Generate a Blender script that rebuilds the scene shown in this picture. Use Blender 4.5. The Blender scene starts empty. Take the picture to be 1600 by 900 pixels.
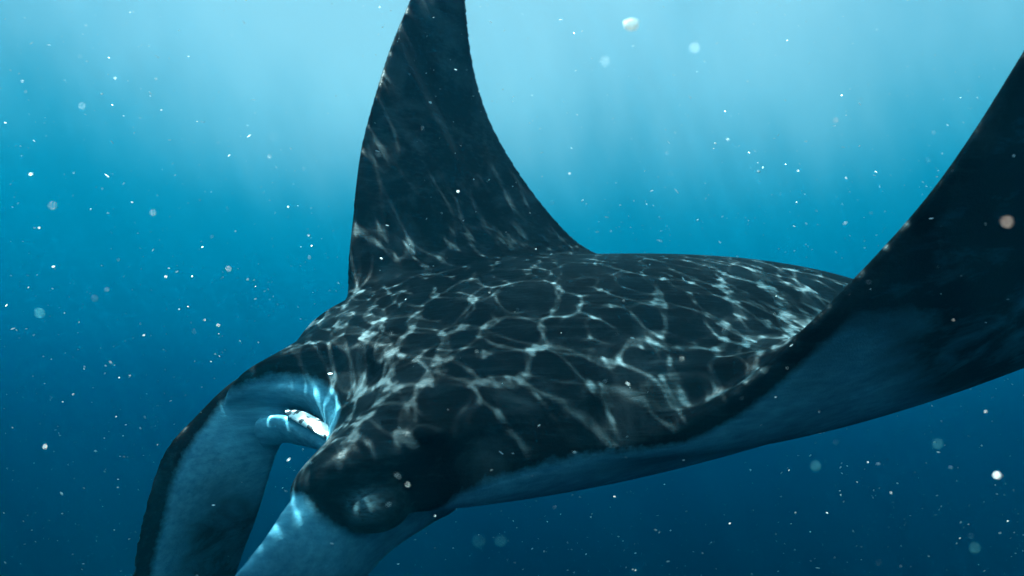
import bpy, math, random
import numpy as np
from mathutils import Vector, kdtree, noise as mnoise

random.seed(7)
rng = np.random.default_rng(7)
scene = bpy.context.scene
col = scene.collection

# ------------------------------------------------------------------ camera
FPX = 900.0                                   # focal length in photo pixels (1600 wide)
cam_data = bpy.data.cameras.new("camera")
cam_data.sensor_width = 36.0
cam_data.lens = 36.0 * FPX / 1600.0
cam_data.clip_start = 0.02
cam_data.clip_end = 500.0
cam_data.dof.use_dof = True
cam_data.dof.focus_distance = 1.75
cam_data.dof.aperture_fstop = (cam_data.lens / 1000.0) / 0.0105
cam = bpy.data.objects.new("camera", cam_data)
col.objects.link(cam)
cam.location = (0, 0, 0)
cam.rotation_euler = (math.radians(90), 0, 0)  # level, looking along +Y
scene.camera = cam


def P(u, v, d):
    """photo pixel + distance along the view -> point"""
    return np.array([(u - 800.0) / FPX * d, d, (450.0 - v) / FPX * d])


# ------------------------------------------------------------------ render look
scene.view_settings.view_transform = 'Standard'
scene.view_settings.look = 'None'
scene.view_settings.exposure = 0.0
scene.view_settings.gamma = 1.0
scene.render.engine = 'CYCLES'
scene.cycles.use_denoising = True
scene.cycles.max_bounces = 5
scene.cycles.volume_bounces = 0
scene.cycles.transparent_max_bounces = 8
scene.cycles.sample_clamp_indirect = 4.0


def N(nt, kind, **kw):
    n = nt.nodes.new(kind)
    for k, v in kw.items():
        if k == 'inp':
            for kk, vv in v.items():
                n.inputs[kk].default_value = vv
        else:
            setattr(n, k, v)
    return n


def ramp(nt, stops, interp='LINEAR'):
    r = nt.nodes.new('ShaderNodeValToRGB')
    cr = r.color_ramp
    cr.interpolation = interp
    while len(cr.elements) < len(stops):
        cr.elements.new(0.5)
    for e, (p, c) in zip(cr.elements, stops):
        e.position = p
        e.color = (c[0], c[1], c[2], 1)
    return r


def math_node(nt, op, a=None, b=None, c=None, clamp=False):
    m = nt.nodes.new('ShaderNodeMath')
    m.operation = op
    m.use_clamp = clamp
    for i, x in enumerate((a, b, c)):
        if x is None:
            continue
        if isinstance(x, (int, float)):
            m.inputs[i].default_value = x
        else:
            nt.links.new(x, m.inputs[i])
    return m.outputs[0]


# ------------------------------------------------------------------ world: the light field under the sea surface
world = bpy.data.worlds.new("World")
scene.world = world
world.use_nodes = True
nt = world.node_tree
nt.nodes.clear()
tc = N(nt, 'ShaderNodeTexCoord')
sep = N(nt, 'ShaderNodeSeparateXYZ')
nt.links.new(tc.outputs['Generated'], sep.inputs[0])
mp = N(nt, 'ShaderNodeMapping')
mp.inputs['Scale'].default_value = (1.0, 1.0, 0.30)
nt.links.new(tc.outputs['Generated'], mp.inputs['Vector'])
nz = N(nt, 'ShaderNodeTexNoise', inp={'Scale': 3.4, 'Detail': 5.0, 'Roughness': 0.5})
nt.links.new(mp.outputs[0], nz.inputs['Vector'])
# the wavering foot of the bright surface layer
amp = N(nt, 'ShaderNodeMapRange', inp={'From Min': 0.0, 'From Max': 0.3, 'To Min': 0.0, 'To Max': 0.46})
nt.links.new(sep.outputs['Z'], amp.inputs['Value'])
off = math_node(nt, 'MULTIPLY', math_node(nt, 'SUBTRACT', nz.outputs['Fac'], 0.5), amp.outputs[0])
# broad glow below the part of the surface that the sun strikes
gx = math_node(nt, 'MULTIPLY', math_node(nt, 'POWER', math_node(nt, 'ADD', sep.outputs['X'], 0.12), 2.0), -6.5)
glow = math_node(nt, 'MULTIPLY', math_node(nt, 'EXPONENT', gx), amp.outputs[0])
zz = math_node(nt, 'ADD', math_node(nt, 'ADD', sep.outputs['Z'], off), math_node(nt, 'MULTIPLY', glow, 0.26))
# the light dies away to either side of the sunward direction
sid = N(nt, 'ShaderNodeMapRange', inp={'From Min': -0.12, 'From Max': 0.22, 'To Min': 0.22, 'To Max': 0.06})
nt.links.new(sep.outputs['Z'], sid.inputs['Value'])
zz = math_node(nt, 'SUBTRACT', zz, math_node(nt, 'MULTIPLY', math_node(nt, 'MULTIPLY', sep.outputs['X'], sep.outputs['X']), sid.outputs[0]))
# slanting shafts of light hanging from the surface
shx = math_node(nt, 'ADD', sep.outputs['X'], math_node(nt, 'MULTIPLY', sep.outputs['Z'], 0.42))
shc = N(nt, 'ShaderNodeCombineXYZ')
nt.links.new(math_node(nt, 'MULTIPLY', shx, 11.0), shc.inputs[0])
nt.links.new(math_node(nt, 'MULTIPLY', sep.outputs['Y'], 11.0), shc.inputs[1])
nt.links.new(math_node(nt, 'MULTIPLY', sep.outputs['Z'], 1.6), shc.inputs[2])
shn = N(nt, 'ShaderNodeTexNoise', inp={'Scale': 1.0, 'Detail': 3.0, 'Roughness': 0.55})
nt.links.new(shc.outputs[0], shn.inputs['Vector'])
sha = N(nt, 'ShaderNodeMapRange', inp={'From Min': -0.15, 'From Max': 0.12, 'To Min': 0.0, 'To Max': 0.09})
nt.links.new(sep.outputs['Z'], sha.inputs['Value'])
zz = math_node(nt, 'ADD', zz, math_node(nt, 'MULTIPLY', math_node(nt, 'SUBTRACT', shn.outputs['Fac'], 0.5), sha.outputs[0]))
mr = N(nt, 'ShaderNodeMapRange', inp={'From Min': -1.0, 'From Max': 1.0})
nt.links.new(zz, mr.inputs['Value'])


def zpos(z):
    return (z + 1) / 2


WORLD_STOPS = [
    (0.0, (0.0, 0.0015, 0.006)),
    (zpos(-0.45), (0.0, 0.005, 0.019)),
    (zpos(-0.27), (0.0, 0.037, 0.095)),
    (zpos(-0.16), (0.0, 0.088, 0.20)),
    (zpos(-0.08), (0.0, 0.145, 0.285)),
    (zpos(0.0), (0.0, 0.185, 0.345)),
    (zpos(0.14), (0.0, 0.275, 0.46)),
    (zpos(0.22), (0.05, 0.37, 0.57)),
    (zpos(0.30), (0.15, 0.47, 0.66)),
    (zpos(0.40), (0.26, 0.60, 0.80)),
    (zpos(0.52), (0.36, 0.71, 0.90)),
    (1.0, (0.36, 0.71, 0.90)),
]
rp = ramp(nt, WORLD_STOPS, 'B_SPLINE')
nt.links.new(mr.outputs[0], rp.inputs[0])
bg = N(nt, 'ShaderNodeBackground', inp={'Strength': 1.0})
nt.links.new(rp.outputs['Color'], bg.inputs['Color'])
wo = N(nt, 'ShaderNodeOutputWorld')
nt.links.new(bg.outputs[0], wo.inputs['Surface'])

# ------------------------------------------------------------------ sun
to_sun = Vector((-0.42, 0.03, 0.90)).normalized()
sun_data = bpy.data.lights.new("sun", 'SUN')
sun_data.energy = 5.0
sun_data.angle = math.radians(0.10)
sun_data.color = (0.86, 1.0, 1.0)
sun = bpy.data.objects.new("sun", sun_data)
col.objects.link(sun)
sun.rotation_euler = to_sun.to_track_quat('Z', 'Y').to_euler()
sun.location = to_sun * 12

def sstep(a, b, x):
    t = np.clip((x - a) / (b - a), 0, 1)
    return t * t * (3 - 2 * t)


# ------------------------------------------------------------------ rippled sea surface above the frame: its transparent colour carries a painted net of caustics
SURF_Z = 2.8


HALF = 5.6
FOCUS = {}


def sunlit(p):
    """how much focused sunlight reaches the point p"""
    g = FOCUS['map']
    res = g.shape[0]
    t = (SURF_Z - p[2]) / to_sun.z
    x, y = p[0] + to_sun.x * t, p[1] + to_sun.y * t - SURF_CY
    i, j = int((y + HALF) / (2 * HALF) * res), int((x + HALF) / (2 * HALF) * res)
    return float(g[i, j]) if 0 <= i < res and 0 <= j < res else 1.0


SURF_CY = -0.4


def ripples():
    """wave train of the sea surface: amplitude, wave vector, phase"""
    W = []
    r = np.random.default_rng(30)
    for lo, hi, n, steep in ((0.80, 1.60, 12, 0.085), (0.105, 0.27, 42, 0.037), (0.058, 0.11, 34, 0.021), (0.03, 0.05, 20, 0.007)):
        for _ in range(n):
            wl = math.exp(r.uniform(math.log(lo), math.log(hi)))
            ang = 0.6 + r.normal(0, 1.25)
            k = 2 * math.pi / wl
            W.append((steep / k * r.uniform(0.5, 1.3) / math.sqrt(n) * 1.4, k * math.cos(ang), k * math.sin(ang), r.uniform(0, 2 * math.pi)))
    return W


def caustic_map(W, res=3072, n=4200, depth=2.8):
    """sunlight refracted by the ripples and gathered on a level below: an irradiance map, mean 1"""
    xs = (np.arange(n, dtype=np.float32) + 0.5) / n * 2 * HALF - HALF
    GX = np.zeros((n, n), np.float32)
    GY = np.zeros((n, n), np.float32)
    for A, kx, ky, ph in W:
        # cos(kx x + ky y + ph) as a product of small vectors
        ex = np.exp(1j * (kx * xs + ph)).astype(np.complex64)
        ey = np.exp(1j * ky * xs).astype(np.complex64)
        c = (np.outer(ey.real, ex.real) - np.outer(ey.imag, ex.imag)) * np.float32(A)
        GX += np.float32(kx) * c
        GY += np.float32(ky) * c
    X = xs[None, :] - depth * 0.25 * GX
    Y = xs[:, None] - depth * 0.25 * GY
    ix = ((X + HALF) / (2 * HALF) * res).astype(np.int32) % res
    iy = ((Y + HALF) / (2 * HALF) * res).astype(np.int32) % res
    h = np.bincount((iy * res + ix).ravel(), minlength=res * res).astype(np.float32).reshape(res, res)
    h /= h.mean()
    for ax in (0, 1):
        h = (np.roll(h, 1, ax) + 2 * h + np.roll(h, -1, ax)) / 4
    return h


def build_surface():
    W = ripples()
    n = 240
    xs = np.linspace(-HALF, HALF, n)
    X, Y = np.meshgrid(xs, xs)
    Z = np.zeros_like(X)
    for A, kx, ky, ph in W[:55]:
        Z += A * np.sin(kx * X + ky * Y + ph)
    V = np.stack([X, Y + SURF_CY, SURF_Z + Z], -1).reshape(-1, 3)
    idx = np.arange(n * n).reshape(n, n)
    F = np.stack([idx[:-1, :-1], idx[:-1, 1:], idx[1:, 1:], idx[1:, :-1]], -1).reshape(-1, 4)
    me = bpy.data.meshes.new("sea_surface")
    me.from_pydata(V.tolist(), [], F.tolist())
    me.polygons.foreach_set('use_smooth', [True] * len(F))
    o = bpy.data.objects.new("sea_surface", me)
    col.objects.link(o)
    o['kind'] = 'structure'
    o['label'] = 'unseen rippled sea surface overhead with a net of sunlight painted into its tint'
    h = caustic_map(W)
    res = h.shape[0]
    g = np.clip(h, 0, 6)
    g = 0.03 + 1.75 * g ** 1.7
    # random broad waves painted over the net: brighter here, dimmer there
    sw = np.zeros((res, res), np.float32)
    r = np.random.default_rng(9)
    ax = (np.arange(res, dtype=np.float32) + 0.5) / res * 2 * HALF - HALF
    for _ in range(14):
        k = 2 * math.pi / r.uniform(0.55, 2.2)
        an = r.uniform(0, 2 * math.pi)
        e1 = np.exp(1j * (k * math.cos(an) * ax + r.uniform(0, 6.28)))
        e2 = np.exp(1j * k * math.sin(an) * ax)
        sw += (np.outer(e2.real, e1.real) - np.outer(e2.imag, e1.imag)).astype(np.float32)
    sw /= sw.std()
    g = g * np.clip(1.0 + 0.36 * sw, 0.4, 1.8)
    # towards the rim of the modelled sheet the net melts into the even light of the far surface
    q = np.abs((np.arange(res) + 0.5) / res * 2 - 1)
    q = sstep(1.0, 0.52, q)
    wr = q[:, None] * q[None, :]
    g = 1.0 + (g - 1.0) * wr
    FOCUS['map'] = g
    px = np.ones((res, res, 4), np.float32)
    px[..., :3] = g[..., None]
    img = bpy.data.images.new("caustic_tint", res, res, float_buffer=True, is_data=True)
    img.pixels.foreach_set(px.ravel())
    img.update()
    img.pack()
    print("caustic mean", g.mean(), "p99", np.percentile(g, 99), "p50", np.percentile(g, 50))
    m = bpy.data.materials.new("rippled_water")
    m.use_nodes = True
    nt = m.node_tree
    nt.nodes.clear()
    geo = N(nt, 'ShaderNodeNewGeometry')
    mp = N(nt, 'ShaderNodeMapping')
    mp.inputs['Scale'].default_value = (0.5 / HALF, 0.5 / HALF, 1)
    mp.inputs['Location'].default_value = (0.5, 0.5 - SURF_CY * 0.5 / HALF, 0)
    nt.links.new(geo.outputs['Position'], mp.inputs['Vector'])
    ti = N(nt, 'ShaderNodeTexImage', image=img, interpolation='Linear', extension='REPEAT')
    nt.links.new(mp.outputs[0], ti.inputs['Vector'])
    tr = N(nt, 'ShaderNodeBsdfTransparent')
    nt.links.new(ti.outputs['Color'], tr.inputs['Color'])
    out = N(nt, 'ShaderNodeOutputMaterial')
    nt.links.new(tr.outputs[0], out.inputs['Surface'])
    me.materials.append(m)
    return o


build_surface()


# ------------------------------------------------------------------ the manta's body
def nat_spline(x, Y, xq):
    """natural cubic spline through rows of Y"""
    n = len(x)
    h = np.diff(x)
    A = np.zeros((n, n))
    R = np.zeros_like(Y)
    A[0, 0] = A[-1, -1] = 1
    for i in range(1, n - 1):
        A[i, i - 1], A[i, i], A[i, i + 1] = h[i - 1], 2 * (h[i - 1] + h[i]), h[i]
        R[i] = 6 * ((Y[i + 1] - Y[i]) / h[i] - (Y[i] - Y[i - 1]) / h[i - 1])
    M = np.linalg.solve(A, R)
    k = np.clip(np.searchsorted(x, xq) - 1, 0, n - 2)
    t = (xq - x[k])[:, None]
    hk = h[k][:, None]
    a = Y[k]
    b = (Y[k + 1] - Y[k]) / hk - hk * (2 * M[k] + M[k + 1]) / 6
    c = M[k] / 2
    d = (M[k + 1] - M[k]) / (6 * hk)
    return a + b * t + c * t * t + d * t ** 3


# LE (u,v,d)            TE (u,v,d)          top    bottom  expT  expB  expRear
STATIONS = [
    ((692, -115, 3.02), (712, -118, 3.04), 0.006, 0.006, .5, .5, .9),
    ((660, -50, 2.95), (720, -70, 3.02), 0.012, 0.010, .5, .5, .9),
    ((640, 0, 2.88), (728, 0, 2.99), 0.018, 0.014, .5, .5, .9),
    ((611, 70, 2.78), (738, 90, 2.96), 0.022, 0.018, .5, .5, .9),
    ((585, 150, 2.66), (765, 185, 2.93), 0.028, 0.022, .5, .5, .9),
    ((562, 240, 2.52), (812, 270, 2.90), 0.035, 0.03, .5, .5, .9),
    ((550, 345, 2.38), (874, 350, 2.86), 0.045, 0.04, .5, .5, .9),
    ((543, 440, 2.26), (965, 405, 2.80), 0.07, 0.05, .5, .5, .8),
    ((537, 474, 2.19), (1020, 408, 2.78), 0.11, 0.06, .5, .55, .7),
    ((490, 510, 2.08), (1080, 416, 2.74), 0.16, 0.07, .5, .6, .65),
    ((415, 598, 1.87), (1180, 424, 2.64), 0.235, 0.09, .5, .8, .6),
    ((352, 631, 1.76), (1270, 432, 2.55), 0.253, 0.12, .5, .9, .6),
    ((425, 605, 1.73), (1340, 442, 2.47), 0.254, 0.14, .55, 1.0, .6),
    ((522, 650, 1.60), (1400, 460, 2.40), 0.256, 0.15, .6, 1.0, .6),
    ((490, 722, 1.42), (1450, 488, 2.34), 0.252, 0.14, .55, 1.0, .6),
    ((455, 788, 1.26), (1490, 518, 2.28), 0.25, 0.13, .5, .9, .6),
    ((610, 798, 1.29), (1520, 540, 2.20), 0.23, 0.11, .5, .8, .65),
    ((765, 745, 1.33), (1545, 555, 2.13), 0.20, 0.09, .5, .6, .7),
    ((900, 704, 1.37), (1572, 564, 2.07), 0.165, 0.08, .5, .55, .8),
    ((1000, 688, 1.39), (1605, 562, 2.00), 0.11, 0.07, .5, .5, .9),
    ((1090, 652, 1.39), (1655, 550, 1.92), 0.065, 0.055, .5, .5, .9),
    ((1200, 570, 1.36), (1715, 515, 1.82), 0.05, 0.045, .5, .5, .9),
    ((1340, 432, 1.31), (1790, 420, 1.70), 0.035, 0.035, .5, .5, .9),
    ((1450, 308, 1.27), (1840, 300, 1.60), 0.030, 0.030, .5, .5, .9),
    ((1600, 82, 1.22), (1890, 100, 1.50), 0.024, 0.024, .5, .5, .9),
    ((1740, -150, 1.18), (1930, -120, 1.38), 0.016, 0.016, .5, .5, .9),
    ((1900, -430, 1.16), (1930, -425, 1.19), 0.006, 0.006, .5, .5, .9),
]


def loft_body():
    n = len(STATIONS)
    LE = np.array([P(*s[0]) for s in STATIONS])
    TE = np.array([P(*s[1]) for s in STATIONS])
    par = np.array([s[2:] for s in STATIONS])
    mid = 0.6 * LE + 0.4 * TE
    ds = np.linalg.norm(np.diff(LE, axis=0), axis=1) * 0.5 + np.linalg.norm(np.diff(mid, axis=0), axis=1) * 0.5
    x = np.concatenate([[0], np.cumsum(ds)])
    m = 240
    xq = np.linspace(0, x[-1], m)
    LEq = nat_spline(x, LE, xq)
    TEq = nat_spline(x, TE, xq)
    pq = np.stack([np.interp(xq, x, par[:, i]) for i in range(par.shape[1])], 1)
    ker = np.exp(-np.linspace(-2, 2, 13) ** 2)
    ker /= ker.sum()
    pqs = np.stack([np.convolve(np.pad(pq[:, i], 6, mode='edge'), ker, 'valid') for i in range(pq.shape[1])], 1)
    sidx = np.interp(xq, x, np.arange(n))
    mq = 0.5 * LEq + 0.5 * TEq
    s = np.gradient(mq, axis=0)
    s /= np.linalg.norm(s, axis=1)[:, None]
    c = TEq - LEq
    nrm = np.cross(s, c)
    nrm /= np.linalg.norm(nrm, axis=1)[:, None]
    for _ in range(90):
        nn = nrm.copy()
        nn[1:-1] = (nrm[:-2] + nrm[1:-1] * 2 + nrm[2:]) / 4
        nrm = nn / np.linalg.norm(nn, axis=1)[:, None]
    K = 56                                            # points per side
    th = np.linspace(0, math.pi, K)
    xc = (1 - np.cos(th)) / 2                         # 0 LE .. 1 TE

    def prof(e, r):
        g = xc ** e * (1 - xc) ** r
        return g / g.max()
    rings = []
    side = []
    for i in range(m):
        tt, tb, et, eb, er = pqs[i]
        edge = 0.008 * (4 * xc * (1 - xc)) ** 0.4
        top = LEq[i] + xc[:, None] * c[i] + (tt * prof(et, er) + edge)[:, None] * nrm[i]
        bot = LEq[i] + xc[:, None] * c[i] - (tb * prof(eb, 0.9) + edge)[:, None] * nrm[i]
        # ring: TE -> over the top -> LE -> under -> TE
        ring = np.concatenate([top[::-1], bot[1:-1]], 0)
        rings.append(ring)
        ch = np.linalg.norm(c[i])
        dl = np.concatenate([xc[::-1] * ch, -xc[1:-1] * ch])        # signed distance from the leading edge
        fr = np.concatenate([xc[::-1], xc[1:-1]])
        side.append(np.stack([dl, fr, np.full_like(fr, sidx[i])], 1))
    V = np.array(rings)
    # let the dome of the back run smoothly out into the wings
    wgt = np.concatenate([sstep(0.03, 0.22, xc[::-1]), np.zeros(K - 2)])[None, :, None]
    band = (sstep(8.0, 9.5, sidx) * sstep(23.0, 21.0, sidx))[:, None, None]
    for _ in range(420):
        L = np.zeros_like(V)
        L[1:-1] = (V[:-2] + V[2:]) / 2 - V[1:-1]
        V = V + 0.5 * L * wgt * band
    A = np.array(side)
    return V, A, (LEq, TEq, nrm)


def tube_faces(m, k, off=0, caps=True):
    F = []
    for i in range(m - 1):
        for j in range(k):
            a = off + i * k + j
            b = off + i * k + (j + 1) % k
            F.append((a, b, b + k, a + k))
    if caps:
        F.append(tuple(off + j for j in range(k))[::-1])
        F.append(tuple(off + (m - 1) * k + j for j in range(k)))
    return F


def loft_paddle(left, right, thick, m=70, k=40, cup=0.0, face=None):
    """flattened lobe between two edge curves; returns verts (m,k,3) and per-vertex (a: -1 left .. 1 right, b: +1 front face)"""
    L = np.array([P(*q) for q in left])
    R = np.array([P(*q) for q in right])
    def resamp(Q):
        d = np.concatenate([[0], np.cumsum(np.linalg.norm(np.diff(Q, axis=0), axis=1))])
        d /= d[-1]
        return nat_spline(d, Q, np.linspace(0, 1, m))
    L, R = resamp(L), resamp(R)
    T = np.interp(np.linspace(0, 1, m), np.linspace(0, 1, len(thick)), thick)
    ctr = (L + R) / 2
    tang = np.gradient(ctr, axis=0)
    w = (R - L) / 2
    n = np.cross(tang, w)
    n /= np.linalg.norm(n, axis=1)[:, None]
    if face is not None:
        sgn = np.sign((n * (np.array(face) - ctr)).sum(1))[:, None]
        n *= sgn
    ph = np.linspace(0, 2 * math.pi, k, endpoint=False)
    a = np.sign(np.cos(ph)) * np.abs(np.cos(ph)) ** 0.85
    b = np.sin(ph)
    V = ctr[:, None] + a[None, :, None] * w[:, None] + (b[None, :] * T[:, None])[:, :, None] * n[:, None]
    V += (cup * (a[None, :] ** 2 - 0.5))[:, :, None] * n[:, None]
    A = np.stack([np.broadcast_to(a, (m, k)), np.broadcast_to(b, (m, k)), np.broadcast_to(np.linspace(0, 1, m)[:, None], (m, k))], -1)
    return V, A


def ellipsoid(center, axes, seg=24, ring=14):
    V, F = [], []
    axes = np.array(axes)
    for i in range(ring + 1):
        t = math.pi * i / ring
        for j in range(seg):
            p = 2 * math.pi * j / seg
            V.append(center + axes.T @ np.array([math.sin(t) * math.cos(p), math.sin(t) * math.sin(p), math.cos(t)]))
    for i in range(ring):
        for j in range(seg):
            a = i * seg + j
            b = i * seg + (j + 1) % seg
            F.append((a, b, b + seg, a + seg))
    return np.array(V), F


# colour codes stored per source point: m = signed metres from the leading edge (+ dorsal), dk = darkness 0..1
allV, allF, allDark, allDusk = [], [], [], []


def push(V, F, dark, dusk=0.0):
    off = sum(len(v) for v in allV)
    allV.append(V.reshape(-1, 3))
    allF.extend([tuple(off + i for i in f) for f in F])
    allDark.append(np.asarray(dark, float).reshape(-1))
    allDusk.append(np.broadcast_to(np.asarray(dusk, float), np.shape(dark)).reshape(-1))


BV, BA, (LEQ, TEQ, NRM) = loft_body()
mB, kB = BV.shape[:2]
dl, fr, sp = BA[..., 0], BA[..., 1], BA[..., 2]
rim = -0.028 * sstep(8.5, 10.0, sp) * sstep(15.2, 14.2, sp) + 0.012 + 0.045 * sstep(17.5, 20.5, sp)                          # the black wraps round the leading edge of the wings
dark = sstep(-rim - 0.02, -rim + 0.015, dl)
vent = dl < 0
# dusky hind margin and outer part of the underside of both wings
nearw = sstep(17.5, 20.0, sp) * np.maximum(sstep(0.06, 0.44, fr + 0.24 * (sp - 21.0)), sstep(20.6, 22.2, sp))
farw = sstep(9.5, 7.0, sp) * np.maximum(sstep(0.16, 0.62, fr + 0.20 * (6.0 - sp)), sstep(5.6, 3.8, sp))
dusk = np.where(vent, np.maximum(np.maximum(nearw, farw), 0.42 * sstep(15.5, 18.5, sp) * (1 - 0.5 * sstep(18.5, 20.5, sp)) + 0.3 * sstep(0.0, -0.06, dl) * sstep(-0.30, -0.1, dl) * sstep(19.5, 21.5, sp)), 0)
push(BV, tube_faces(mB, kB), dark, dusk)

# far cephalic lobe, inner face towards us
V, A = loft_paddle(
    [(420, 572, 1.90), (352, 607, 1.82), (303, 652, 1.75), (258, 700, 1.66), (232, 765, 1.61), (214, 835, 1.59), (204, 900, 1.59), (204, 985, 1.60), (240, 1050, 1.62)],
    [(500, 610, 1.85), (474, 645, 1.80), (446, 684, 1.81), (428, 722, 1.83), (414, 768, 1.85), (398, 815, 1.86), (372, 885, 1.86), (335, 970, 1.84), (275, 1052, 1.78)],
    [0.07, 0.055, 0.036, 0.024, 0.019, 0.017, 0.016, 0.014, 0.008], cup=0.014, face=(0, 0, 0))
a, b, t = A[..., 0], A[..., 1], A[..., 2]
dk = np.maximum(sstep(-0.58, -0.76, a) * sstep(0.02, 0.10, t), sstep(0.0, -0.25, b))
push(V, tube_faces(*A.shape[:2]), dk, 0.10 + 0.9 * sstep(0.25, 0.62, t) * sstep(-0.75, 0.3, a))

# near cephalic lobe, outer face towards us
V, A = loft_paddle(
    [(520, 740, 1.40), (448, 792, 1.22), (412, 845, 1.16), (366, 900, 1.12), (315, 975, 1.10), (290, 1050, 1.10)],
    [(720, 790, 1.52), (668, 822, 1.46), (618, 852, 1.42), (572, 900, 1.38), (520, 970, 1.34), (420, 1055, 1.28)],
    [0.10, 0.075, 0.042, 0.026, 0.018, 0.01], face=(0, 0, 0))
a, b, t = A[..., 0], A[..., 1], A[..., 2]
dk = np.zeros_like(a)
push(V, tube_faces(*A.shape[:2]), dk, 0.15 + 0.35 * sstep(-0.4, 0.9, a))

# upper lip and palate: a pale band hanging inside the bow of the mouth
ul = [(350, 638, 1.77), (398, 612, 1.745), (440, 604, 1.715), (488, 613, 1.67), (514, 634, 1.62), (521, 662, 1.56), (500, 715, 1.46), (470, 775, 1.32)]
ur = [(372, 690, 1.86), (420, 664, 1.86), (448, 646, 1.83), (476, 640, 1.79), (505, 652, 1.73), (524, 678, 1.66), (540, 730, 1.54), (540, 780, 1.42)]
V, A = loft_paddle(ul, ur, [0.03, 0.022, 0.02, 0.02, 0.02, 0.02, 0.03, 0.04], m=60, k=24)
push(V, tube_faces(*A.shape[:2]), np.zeros(A.shape[:2]))
# lower jaw: a bar bowed between the roots of the two lobes, standing a little ahead of the upper lip
jl = [(400, 655, 1.74), (438, 650, 1.69), (478, 668, 1.62), (520, 696, 1.54), (550, 740, 1.44), (560, 790, 1.34)]
jr = [(420, 700, 1.78), (450, 690, 1.74), (485, 694, 1.69), (530, 702, 1.62), (570, 742, 1.54), (590, 800, 1.42)]
V, A = loft_paddle(jl, jr, [0.03, 0.028, 0.028, 0.028, 0.035, 0.05], m=60, k=24)
push(V, tube_faces(*A.shape[:2]), np.zeros(A.shape[:2]))

# throat behind the mouth
V, F = ellipsoid(P(500, 668, 1.87), np.diag([0.13, 0.13, 0.05]))
push(V, F, np.full(len(V), 0.9))

# eye sockets: a swelling on each side of the head
EYE = P(592, 797, 1.256)
V, F = ellipsoid(P(585, 788, 1.30), np.diag([0.085, 0.07, 0.06]))
push(V, F, np.ones(len(V)))
V, F = ellipsoid(P(410, 618, 1.92), np.diag([0.07, 0.06, 0.05]))
push(V, F, np.ones(len(V)))
# brow ridge with the spiracle behind the near eye
from mathutils.bvhtree import BVHTree
_bv = BVHTree.FromPolygons([tuple(p) for p in np.concatenate(allV)], allF)
_hit = _bv.ray_cast(Vector((0, 0, 0)), Vector(P(668, 676, 1.0)))[0]
V, F = ellipsoid(np.array(_hit) + np.array([0.0, 0.010, -0.006]), np.diag([0.050, 0.030, 0.026]))
push(V, F, np.ones(len(V)))
# tail and small fin ahead of it
tail = [P(1380, 500, 2.42), P(1450, 490, 2.60), P(1530, 478, 2.85), P(1640, 470, 3.3), P(1760, 470, 3.9)]
rad = [0.06, 0.04, 0.022, 0.012, 0.005]
kk = 14
TV = []
for c0, r0 in zip(tail, rad):
    TV.append([c0 + r0 * (math.cos(q) * np.array([-0.5, 0.85, 0]) + math.sin(q) * np.array([0, 0, 1])) for q in np.linspace(0, 2 * math.pi, kk, endpoint=False)])
push(np.array(TV), tube_faces(len(tail), kk), np.ones((len(tail), kk)))

src = np.concatenate(allV)
srcD = np.concatenate(allDark)
srcK = np.concatenate(allDusk)
me0 = bpy.data.meshes.new("manta_source")
me0.from_pydata(src.tolist(), [], allF)
tmp = bpy.data.objects.new("manta_source", me0)
col.objects.link(tmp)
rm = tmp.modifiers.new("union", 'REMESH')
rm.mode = 'VOXEL'
rm.voxel_size = 0.0065
dg = bpy.context.evaluated_depsgraph_get()
body_me = bpy.data.meshes.new_from_object(tmp.evaluated_get(dg))
body_me.name = "manta_ray"
bpy.data.objects.remove(tmp)

nv = len(body_me.vertices)
co = np.empty(nv * 3, np.float32)
body_me.vertices.foreach_get('co', co)
co = co.reshape(-1, 3).astype(float)
ed = np.empty(len(body_me.edges) * 2, np.int32)
body_me.edges.foreach_get('vertices', ed)
ed = ed.reshape(-1, 2)
deg = np.bincount(ed.ravel(), minlength=nv)[:, None].astype(float)


def lap(x):
    out = np.empty_like(x)
    for i in range(x.shape[1]):
        s = np.bincount(ed[:, 0], x[ed[:, 1], i], nv) + np.bincount(ed[:, 1], x[ed[:, 0], i], nv)
        out[:, i] = s / deg[:, 0]
    return out - x


# darkness from the nearest source point
kd = kdtree.KDTree(len(src))
for i, p in enumerate(src):
    kd.insert(p, i)
kd.balance()
near = np.fromiter((kd.find(p)[1] for p in co), np.int64, nv)
dk = srcD[near]
# the black of the head comes down round the near eye
cen = P(600, 765, 1.30)
dd = np.linalg.norm((co - cen) / np.array([0.17, 0.16, 0.085]), axis=1)
dk = np.maximum(dk, sstep(1.1, 0.85, dd))
# sheen of light on the bulge before the eye, painted as a paler patch
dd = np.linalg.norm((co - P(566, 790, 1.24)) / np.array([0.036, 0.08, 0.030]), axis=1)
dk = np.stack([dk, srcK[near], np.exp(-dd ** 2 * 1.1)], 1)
for _ in range(22):
    dk += 0.5 * lap(dk)
for it in range(14):
    co += 0.55 * lap(co)
    co -= 0.57 * lap(co) if it < 9 else 0
body_me.vertices.foreach_set('co', co.astype(np.float32).ravel())
body_me.update()
at = body_me.attributes.new('dusk', 'FLOAT', 'POINT')
at.data.foreach_set('value', dk[:, 1].astype(np.float32))
at = body_me.attributes.new('painted_sheen', 'FLOAT', 'POINT')
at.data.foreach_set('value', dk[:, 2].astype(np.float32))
at = body_me.attributes.new('dark', 'FLOAT', 'POINT')
at.data.foreach_set('value', dk[:, 0].astype(np.float32))
body_me.polygons.foreach_set('use_smooth', np.ones(len(body_me.polygons), bool))


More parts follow.
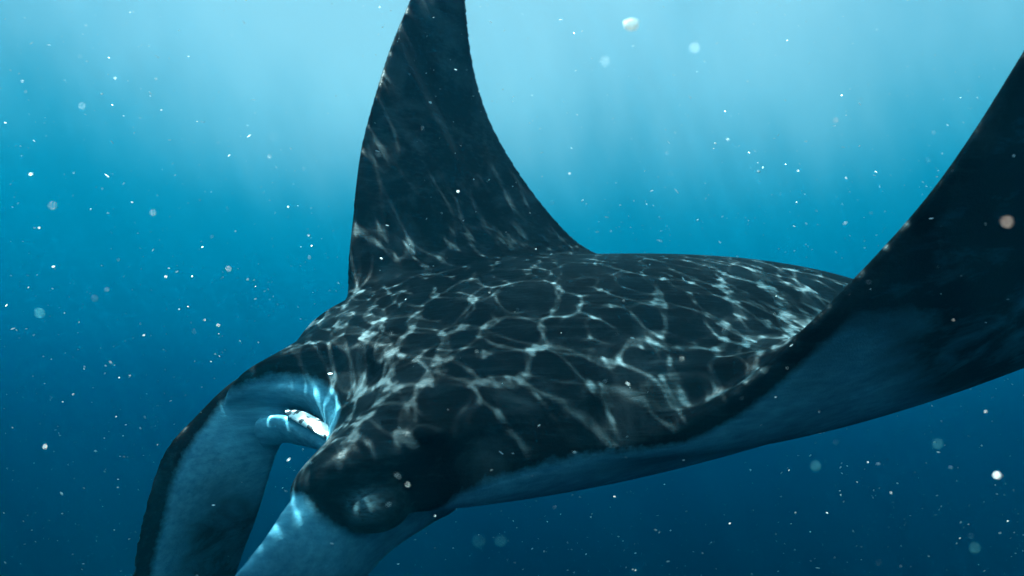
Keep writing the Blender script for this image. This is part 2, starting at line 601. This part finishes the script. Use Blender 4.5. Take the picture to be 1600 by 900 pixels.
def skin_material():
    m = bpy.data.materials.new("manta_skin")
    m.use_nodes = True
    nt = m.node_tree
    nt.nodes.clear()
    geo = N(nt, 'ShaderNodeNewGeometry')
    at = N(nt, 'ShaderNodeAttribute', attribute_name='dark')
    # ragged edge between the black back and the pale belly
    n1 = N(nt, 'ShaderNodeTexNoise', inp={'Scale': 9.0, 'Detail': 7.0, 'Roughness': 0.62})
    nt.links.new(geo.outputs['Position'], n1.inputs['Vector'])
    v = math_node(nt, 'ADD', at.outputs['Fac'], math_node(nt, 'MULTIPLY', math_node(nt, 'SUBTRACT', n1.outputs['Fac'], 0.5), 0.9))
    n6 = N(nt, 'ShaderNodeTexNoise', inp={'Scale': 85.0, 'Detail': 4.0, 'Roughness': 0.6})
    nt.links.new(geo.outputs['Position'], n6.inputs['Vector'])
    v = math_node(nt, 'ADD', v, math_node(nt, 'MULTIPLY', math_node(nt, 'SUBTRACT', n6.outputs['Fac'], 0.5), 0.35))
    mr = N(nt, 'ShaderNodeMapRange', inp={'From Min': 0.20, 'From Max': 0.80})
    nt.links.new(v, mr.inputs['Value'])
    # fine streaks that run down the length of the animal
    mp = N(nt, 'ShaderNodeMapping')
    mp.inputs['Rotation'].default_value = (0, -0.2, math.radians(-29))
    mp.inputs['Scale'].default_value = (6.0, 60.0, 60.0)
    nt.links.new(geo.outputs['Position'], mp.inputs['Vector'])
    n2 = N(nt, 'ShaderNodeTexNoise', inp={'Scale': 1.0, 'Detail': 5.0, 'Roughness': 0.7})
    nt.links.new(mp.outputs[0], n2.inputs['Vector'])
    n3 = N(nt, 'ShaderNodeTexNoise', inp={'Scale': 5.0, 'Detail': 5.0, 'Roughness': 0.6})
    nt.links.new(geo.outputs['Position'], n3.inputs['Vector'])
    mixf = math_node(nt, 'ADD', math_node(nt, 'MULTIPLY', n2.outputs['Fac'], 0.6), math_node(nt, 'MULTIPLY', n3.outputs['Fac'], 0.4))
    rd = ramp(nt, [(0.36, (0.0010, 0.0026, 0.0034)), (0.52, (0.0019, 0.0041, 0.0050)), (0.66, (0.010, 0.016, 0.018))])
    nt.links.new(mixf, rd.inputs[0])
    rl = ramp(nt, [(0.32, (0.018, 0.09, 0.14)), (0.5, (0.045, 0.155, 0.21)), (0.68, (0.075, 0.24, 0.30))])
    nt.links.new(mixf, rl.inputs[0])
    at2 = N(nt, 'ShaderNodeAttribute', attribute_name='dusk')
    mpb = N(nt, 'ShaderNodeMapping')
    mpb.inputs['Rotation'].default_value = (0, -0.2, math.radians(-29))
    mpb.inputs['Scale'].default_value = (2.2, 9.0, 9.0)
    nt.links.new(geo.outputs['Position'], mpb.inputs['Vector'])
    n5 = N(nt, 'ShaderNodeTexNoise', inp={'Scale': 1.0, 'Detail': 6.0, 'Roughness': 0.6, 'Distortion': 0.6})
    nt.links.new(mpb.outputs[0], n5.inputs['Vector'])
    blot = math_node(nt, 'ADD', math_node(nt, 'SUBTRACT', n5.outputs['Fac'], 0.5), math_node(nt, 'MULTIPLY', math_node(nt, 'SUBTRACT', mixf, 0.5), 0.5))
    du = math_node(nt, 'ADD', at2.outputs['Fac'], math_node(nt, 'MULTIPLY', blot, math_node(nt, 'ADD', math_node(nt, 'MULTIPLY', at2.outputs['Fac'], 1.3), 0.4)), clamp=True)
    pale = N(nt, 'ShaderNodeMix', data_type='RGBA')
    nt.links.new(du, pale.inputs['Factor'])
    nt.links.new(rl.outputs['Color'], pale.inputs['A'])
    pale.inputs['B'].default_value = (0.003, 0.006, 0.008, 1)
    mx = N(nt, 'ShaderNodeMix', data_type='RGBA')
    nt.links.new(mr.outputs[0], mx.inputs['Factor'])
    nt.links.new(pale.outputs['Result'], mx.inputs['A'])
    # cloudy paler patches in the black
    n8 = N(nt, 'ShaderNodeTexNoise', inp={'Scale': 3.6, 'Detail': 9.0, 'Roughness': 0.68, 'Distortion': 0.5})
    nt.links.new(geo.outputs['Position'], n8.inputs['Vector'])
    wr = N(nt, 'ShaderNodeMapRange', inp={'From Min': 0.50, 'From Max': 0.76})
    nt.links.new(n8.outputs['Fac'], wr.inputs['Value'])
    mottled = N(nt, 'ShaderNodeMix', data_type='RGBA')
    nt.links.new(wr.outputs[0], mottled.inputs['Factor'])
    nt.links.new(rd.outputs['Color'], mottled.inputs['A'])
    mottled.inputs['B'].default_value = (0.020, 0.028, 0.031, 1)
    at3 = N(nt, 'ShaderNodeAttribute', attribute_name='painted_sheen')
    sheen = N(nt, 'ShaderNodeMix', data_type='RGBA')
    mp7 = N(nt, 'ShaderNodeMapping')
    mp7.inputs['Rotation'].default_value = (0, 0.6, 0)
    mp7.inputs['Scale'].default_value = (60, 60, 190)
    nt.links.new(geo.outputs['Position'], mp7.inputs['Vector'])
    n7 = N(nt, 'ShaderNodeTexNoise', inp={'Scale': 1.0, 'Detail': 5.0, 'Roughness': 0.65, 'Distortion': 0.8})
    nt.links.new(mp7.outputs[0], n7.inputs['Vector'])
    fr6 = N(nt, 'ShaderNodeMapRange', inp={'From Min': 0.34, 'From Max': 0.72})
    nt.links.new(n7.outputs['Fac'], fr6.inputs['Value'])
    nt.links.new(math_node(nt, 'MULTIPLY', at3.outputs['Fac'], fr6.outputs[0]), sheen.inputs['Factor'])
    nt.links.new(mottled.outputs['Result'], sheen.inputs['A'])
    sheen.inputs['B'].default_value = (0.045, 0.10, 0.12, 1)  # paler tone of the sheen painted beside the eye
    nt.links.new(sheen.outputs['Result'], mx.inputs['B'])
    bs = N(nt, 'ShaderNodeBsdfPrincipled', inp={'Roughness': 0.55, 'IOR': 1.12, 'Specular IOR Level': 0.12, 'Coat Weight': 0.08, 'Coat IOR': 1.15, 'Coat Roughness': 0.2})
    nt.links.new(mx.outputs['Result'], bs.inputs['Base Color'])
    n4 = N(nt, 'ShaderNodeTexNoise', inp={'Scale': 220.0, 'Detail': 3.0})
    nt.links.new(geo.outputs['Position'], n4.inputs['Vector'])
    hsum = math_node(nt, 'ADD', math_node(nt, 'MULTIPLY', n2.outputs['Fac'], 1.0), math_node(nt, 'MULTIPLY', n4.outputs['Fac'], 0.35))
    bp = N(nt, 'ShaderNodeBump', inp={'Strength': 0.35, 'Distance': 0.006})
    nt.links.new(hsum, bp.inputs['Height'])
    nt.links.new(bp.outputs[0], bs.inputs['Normal'])
    nt.links.new(bp.outputs[0], bs.inputs['Coat Normal'])
    out = N(nt, 'ShaderNodeOutputMaterial')
    nt.links.new(bs.outputs[0], out.inputs['Surface'])
    return m


SKIN = skin_material()
body_me.materials.clear()
body_me.materials.append(SKIN)
manta = bpy.data.objects.new("manta_ray", body_me)
col.objects.link(manta)
manta['category'] = 'manta ray'
manta['label'] = 'black backed manta ray gliding with both wings raised and head fins curled down'


def simple_mat(name, colr, rough, spec=0.5, ior=1.3):
    m = bpy.data.materials.new(name)
    m.use_nodes = True
    b = m.node_tree.nodes['Principled BSDF']
    b.inputs['Base Color'].default_value = (*colr, 1)
    b.inputs['Roughness'].default_value = rough
    b.inputs['IOR'].default_value = ior
    b.inputs['Specular IOR Level'].default_value = spec
    return m


def mesh_obj(name, V, F, mat, parent=None):
    me = bpy.data.meshes.new(name)
    me.from_pydata(np.asarray(V).tolist(), [], F)
    me.polygons.foreach_set('use_smooth', [True] * len(F))
    me.materials.append(mat)
    o = bpy.data.objects.new(name, me)
    col.objects.link(o)
    if parent is not None:
        o.parent = parent
    return o


EYE_MAT = simple_mat("dark_wet_eye", (0.005, 0.010, 0.012), 0.3, 0.3, 1.15)
PUPIL_MAT = simple_mat("pupil_black", (0.004, 0.005, 0.006), 0.08)

V, F = ellipsoid(np.zeros(3), np.diag([0.026, 0.018, 0.022]), 28, 18)
eye = mesh_obj("eye", V, F, EYE_MAT, manta)
eye.location = EYE
V, F = ellipsoid(np.zeros(3), np.diag([0.012, 0.0065, 0.009]), 20, 12)
pupil = mesh_obj("pupil", V, F, PUPIL_MAT, eye)
pupil.location = (-0.004, -0.0125, 0.001)
eye2 = eye.copy()
col.objects.link(eye2)
eye2.location = P(398, 628, 1.965)
# added whitish strip: sunlight on the lower lip's top, put into its colour
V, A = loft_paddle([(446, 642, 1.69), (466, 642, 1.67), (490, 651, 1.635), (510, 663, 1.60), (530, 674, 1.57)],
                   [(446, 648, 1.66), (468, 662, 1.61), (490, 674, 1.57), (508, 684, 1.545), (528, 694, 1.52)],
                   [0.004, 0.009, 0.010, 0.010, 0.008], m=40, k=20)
LIP_WHITE = bpy.data.materials.new("blotched_sunlit_white")
LIP_WHITE.use_nodes = True
_nt = LIP_WHITE.node_tree
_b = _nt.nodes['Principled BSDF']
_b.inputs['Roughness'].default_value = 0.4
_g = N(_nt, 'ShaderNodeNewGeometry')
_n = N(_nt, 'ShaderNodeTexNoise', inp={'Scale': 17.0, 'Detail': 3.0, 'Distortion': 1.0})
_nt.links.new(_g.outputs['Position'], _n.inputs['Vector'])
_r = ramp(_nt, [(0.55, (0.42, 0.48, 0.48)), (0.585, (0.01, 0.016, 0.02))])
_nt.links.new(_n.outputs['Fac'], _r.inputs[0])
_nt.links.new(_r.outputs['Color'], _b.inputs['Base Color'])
mesh_obj("sunlit_lip_strip", V.reshape(-1, 3), tube_faces(*A.shape[:2]), LIP_WHITE, manta)

# ------------------------------------------------------------------ flecks of plankton
def plankton_mat(name, colr, alpha):
    """thin flesh that glows when lit from either side, partly clear"""
    m = bpy.data.materials.new(name)
    m.use_nodes = True
    nt = m.node_tree
    nt.nodes.clear()
    d = N(nt, 'ShaderNodeBsdfDiffuse', inp={'Color': (*colr, 1)})
    t = N(nt, 'ShaderNodeBsdfTranslucent', inp={'Color': (*colr, 1)})
    m1 = N(nt, 'ShaderNodeMixShader', inp={0: 0.5})
    nt.links.new(d.outputs[0], m1.inputs[1])
    nt.links.new(t.outputs[0], m1.inputs[2])
    tr = N(nt, 'ShaderNodeBsdfTransparent')
    m2 = N(nt, 'ShaderNodeMixShader', inp={0: alpha})
    nt.links.new(tr.outputs[0], m2.inputs[1])
    nt.links.new(m1.outputs[0], m2.inputs[2])
    out = N(nt, 'ShaderNodeOutputMaterial')
    nt.links.new(m2.outputs[0], out.inputs['Surface'])
    return m


FLECK_MAT = plankton_mat("pale_plankton", (0.95, 0.94, 0.90), 0.95)
MID_MAT = plankton_mat("thin_plankton", (0.90, 0.92, 0.90), 0.55)
DIM_MAT = plankton_mat("clear_plankton", (0.85, 0.92, 0.92), 0.28)
BROWN_MAT = plankton_mat("brown_plankton", (0.75, 0.52, 0.44), 0.5)
TEAL_MAT = plankton_mat("teal_plankton", (0.25, 0.75, 0.75), 0.45)
DARK_MAT = simple_mat("dark_plankton", (0.02, 0.03, 0.03), 0.6)


def ico(seed, squash):
    r = random.Random(seed)
    t = (1 + 5 ** .5) / 2
    v = np.array([(-1, t, 0), (1, t, 0), (-1, -t, 0), (1, -t, 0), (0, -1, t), (0, 1, t), (0, -1, -t), (0, 1, -t), (t, 0, -1), (t, 0, 1), (-t, 0, -1), (-t, 0, 1)])
    v = v / np.linalg.norm(v[0])
    v = np.array([q * r.uniform(0.65, 1.25) for q in v]) * np.array(squash)
    f = [(0, 11, 5), (0, 5, 1), (0, 1, 7), (0, 7, 10), (0, 10, 11), (1, 5, 9), (5, 11, 4), (11, 10, 2), (10, 7, 6), (7, 1, 8),
         (3, 9, 4), (3, 4, 2), (3, 2, 6), (3, 6, 8), (3, 8, 9), (4, 9, 5), (2, 4, 11), (6, 2, 10), (8, 6, 7), (9, 8, 1)]
    return v, f


SHAPES = [ico(3, (1, .6, .55)), ico(5, (1, .45, .4)), ico(8, (.8, .8, .7)), ico(11, (1, .35, .6))]
fleck_meshes = {}


def fleck_mesh(shape, mat):
    key = (shape, mat.name)
    if key not in fleck_meshes:
        me = bpy.data.meshes.new("plankton_fleck")
        me.from_pydata(SHAPES[shape][0].tolist(), [], SHAPES[shape][1])
        me.polygons.foreach_set('use_smooth', [True] * 20)
        me.materials.append(mat)
        fleck_meshes[key] = me
    return fleck_meshes[key]


def fleck(u, v, px, d, label, mat=FLECK_MAT, shape=None, rot=None, group='flecks of plankton drifting in the water'):
    s = random.randrange(4) if shape is None else shape
    # of the distances it could be at, one where a sunbeam catches it
    cand = [d * random.uniform(0.82, 1.25) for _ in range(40 if px > 18 else 10)]
    d = max(cand, key=lambda q: min(sunlit(P(u, v, q)), 9.0 if px > 18 else 3.0))
    o = bpy.data.objects.new("plankton_fleck", fleck_mesh(s, mat))
    col.objects.link(o)
    o.location = P(u, v, d)
    r = px * 0.235 * d / FPX
    o.scale = (r, r, r)
    o.rotation_euler = rot or (random.uniform(-.5, .5), random.uniform(-.7, .7), random.uniform(-.6, .6))
    o['category'] = 'plankton'
    o['label'] = label
    o['group'] = group
    return o


BIG = [
    (985, 38, 74, 0.75, 'largest pale white fleck drifting high right of the far wing', FLECK_MAT, 2),
    (945, 95, 20, 0.37, 'smaller round blurred fleck just below the largest white one', DIM_MAT, 2),
    (1085, 75, 21, 0.37, 'smaller round blurred fleck right of the largest white one', DIM_MAT, 2),
    (239, 332, 8, 0.5, 'soft round grey fleck in the blue water left of the far wing', FLECK_MAT, 2),
    (1558, 743, 24, 0.46, 'large curved white fleck in dark water below the near wing', FLECK_MAT, 1),
    (1465, 693, 14, 0.42, 'round teal fleck left of the large curved white one', TEAL_MAT, 2),
    (1274, 728, 15, 0.42, 'flat teal fleck below the belly line of the near wing', TEAL_MAT, 1),
    (1523, 856, 12, 0.36, 'dim round blurred fleck near the bottom right corner', TEAL_MAT, 2),
    (1575, 347, 20, 0.42, 'blurred brown fleck in front of the near wing by the right edge', BROWN_MAT, 0),
    (748, 845, 13, 0.36, 'left one of two dim teal blurs under the belly', TEAL_MAT, 2),
    (782, 845, 14, 0.36, 'right one of two dim teal blurs under the belly', TEAL_MAT, 2),
    (62, 489, 12, 0.4, 'dim round teal blur low in the blue water at far left', TEAL_MAT, 2),
    (83, 417, 12, 1.6, 'small curved white fleck in the blue water at far left', FLECK_MAT, 3),
    (1306, 188, 12, 0.8, 'pinkish blurred fleck high between the two wings', BROWN_MAT, 1),
    (1185, 268, 10, 1.3, 'dark sliver drifting between the two wings', DARK_MAT, 3),
    (159, 147, 8, 1.3, 'dark sliver in the pale water at upper left', DARK_MAT, 3),
    (716, 299, 11, 1.2, 'white fleck in front of the middle of the far wing', FLECK_MAT, 0),
    (672, 160, 10, 1.2, 'flat white fleck in front of the upper far wing', FLECK_MAT, 1),
    (1490, 500, 8, 1.0, 'orange tinged speck in front of the dark near wing', BROWN_MAT, 0),
    (768, 735, 14, 1.0, 'dark oval fleck in front of the pale strip behind the eye', DARK_MAT, 1),
]
for b in BIG:
    fleck(b[0], b[1], b[2], b[3], b[4], b[5], b[6])
SMALL = [(48, 272, 9), (61, 356, 7), (206, 316, 9), (264, 419, 8), (316, 386, 7), (331, 370, 7), (357, 420, 8), (167, 452, 10), (259, 432, 8), (82, 451, 8),
         (148, 466, 7), (244, 123, 9), (252, 172, 9), (421, 245, 8), (454, 232, 9), (450, 323, 6), (368, 361, 7), (399, 467, 8), (294, 479, 7), (280, 483, 8),
         (487, 384, 7), (483, 402, 7), (482, 368, 7), (890, 271, 10), (1118, 224, 10), (1115, 232, 7), (897, 52, 8), (1315, 149, 8), (1133, 174, 7), (1322, 180, 6),
         (1343, 228, 7), (1184, 254, 6), (1247, 267, 6), (1322, 278, 7), (1042, 239, 6), (1055, 207, 5), (1230, 63, 7), (1458, 207, 6), (1245, 316, 6), (1140, 818, 7),
         (1266, 831, 6), (1402, 755, 8), (1356, 722, 7), (1392, 770, 6), (1312, 767, 6), (1306, 691, 6), (1540, 643, 7), (70, 698, 9), (185, 406, 5), (300, 432, 6),
         (330, 565, 6), (404, 535, 6), (173, 566, 7), (186, 590, 6), (341, 508, 6), (98, 628, 6), (8, 192, 10), (35, 127, 8), (40, 143, 7), (125, 88, 7),
         (170, 90, 7), (180, 122, 7), (128, 165, 7), (308, 190, 6), (320, 500, 5), (680, 806, 7), (683, 791, 6), (637, 757, 7), (960, 776, 7), (802, 814, 5),
         (855, 815, 5), (1038, 757, 6), (745, 549, 10), (765, 457, 9), (940, 453, 9), (975, 470, 7), (612, 520, 6), (565, 540, 6), (700, 640, 6), (1065, 560, 7),
         (1210, 490, 6), (1470, 459, 7), (1360, 452, 6), (1450, 250, 6), (1540, 350, 6), (1230, 575, 7), (640, 382, 5), (690, 333, 5), (660, 200, 6), (740, 280, 5)]
for (u, v, px) in SMALL:
    body = (u > 480 and v > 430 and v < 800 - (u - 640) * 0.25) or (550 < u < 740 and v < 430) or u > 1440 and 200 < v < 560
    d = random.uniform(0.7, 1.1) if body else random.uniform(0.6, 1.9)
    mat, look = ((FLECK_MAT, 'bright white'), (MID_MAT, 'thin whitish'), (MID_MAT, 'thin whitish'))[random.randrange(3)]
    if body:
        where = "in front of the manta's body"
    elif v > 700:
        where = 'in the dark water low in the view'
    elif u < 560:
        where = 'in the blue water left of the far wing' if v > 220 else 'in the pale water at upper left'
    else:
        where = 'in the open water between the two wings'
    fleck(u, v, px * (0.7 if body else 1.0), d, 'small %s fleck of plankton drifting %s' % (look, where), mat)


def snow():
    """the countless finer specks: one object"""
    V, F = [], []
    count = 0
    mats = []
    while count < 11000:
        d = (rng.uniform(0.45 ** 3, 5.0 ** 3)) ** (1 / 3)
        u, v = rng.uniform(-400, 2000), rng.uniform(-250, 1150)
        # the specks drift in loose clouds
        p = P(u, v, d)
        if mnoise.noise(Vector(p) * 0.9) + 0.35 * mnoise.noise(Vector(p) * 3.0) < rng.uniform(-0.75, 0.45):
            continue
        r = min(0.0005 + 0.0009 * rng.exponential(), 1.7 * d / FPX)
        sv, sf = SHAPES[int(rng.integers(0, 4))]
        a = rng.uniform(-0.9, 0.9)
        R = np.array([[math.cos(a), 0, math.sin(a)], [0, 1, 0], [-math.sin(a), 0, math.cos(a)]])
        off = len(V)
        V.extend((p + (sv * r * np.array([rng.uniform(1, 3.0), 1, 1])) @ R.T).tolist())
        F.extend([(i + off, j + off, k + off) for i, j, k in sf])
        mats.extend([int(rng.choice(3, p=[.10, .32, .58]))] * len(sf))
        count += 1
    me = bpy.data.meshes.new("marine_snow")
    me.from_pydata(V, [], F)
    for m in (FLECK_MAT, MID_MAT, DIM_MAT):
        me.materials.append(m)
    me.polygons.foreach_set('material_index', mats)
    me.polygons.foreach_set('use_smooth', [True] * len(F))
    o = bpy.data.objects.new("marine_snow", me)
    col.objects.link(o)
    o['kind'] = 'stuff'
    o['label'] = 'haze of tiny pale specks suspended all through the blue water'


snow()

# ------------------------------------------------------------------ the water itself as a volume
def build_haze():
    x0, x1, y0, y1, z0, z1 = -8, 8, -2.5, 8.0, -5.5, SURF_Z - 0.3
    V = [(x, y, z) for x in (x0, x1) for y in (y0, y1) for z in (z0, z1)]
    F = [(0, 1, 3, 2), (4, 6, 7, 5), (0, 4, 5, 1), (2, 3, 7, 6), (0, 2, 6, 4), (1, 5, 7, 3)]
    me = bpy.data.meshes.new("haze")
    me.from_pydata(V, [], F)
    m = bpy.data.materials.new("sea_water")
    m.use_nodes = True
    nt = m.node_tree
    nt.nodes.clear()
    pv = N(nt, 'ShaderNodeVolumePrincipled')
    pv.inputs['Color'].default_value = (0.0, 0.072, 0.125, 1)
    pv.inputs['Density'].default_value = 0.05
    pv.inputs['Absorption Color'].default_value = (0.0, 0.92, 0.94, 1)
    pv.inputs['Anisotropy'].default_value = 0.2
    out = N(nt, 'ShaderNodeOutputMaterial')
    nt.links.new(pv.outputs[0], out.inputs['Volume'])
    me.materials.append(m)
    o = bpy.data.objects.new("haze", me)
    col.objects.link(o)
    o['kind'] = 'stuff'
    o['label'] = 'clear blue sea water filling the whole view'


build_haze()
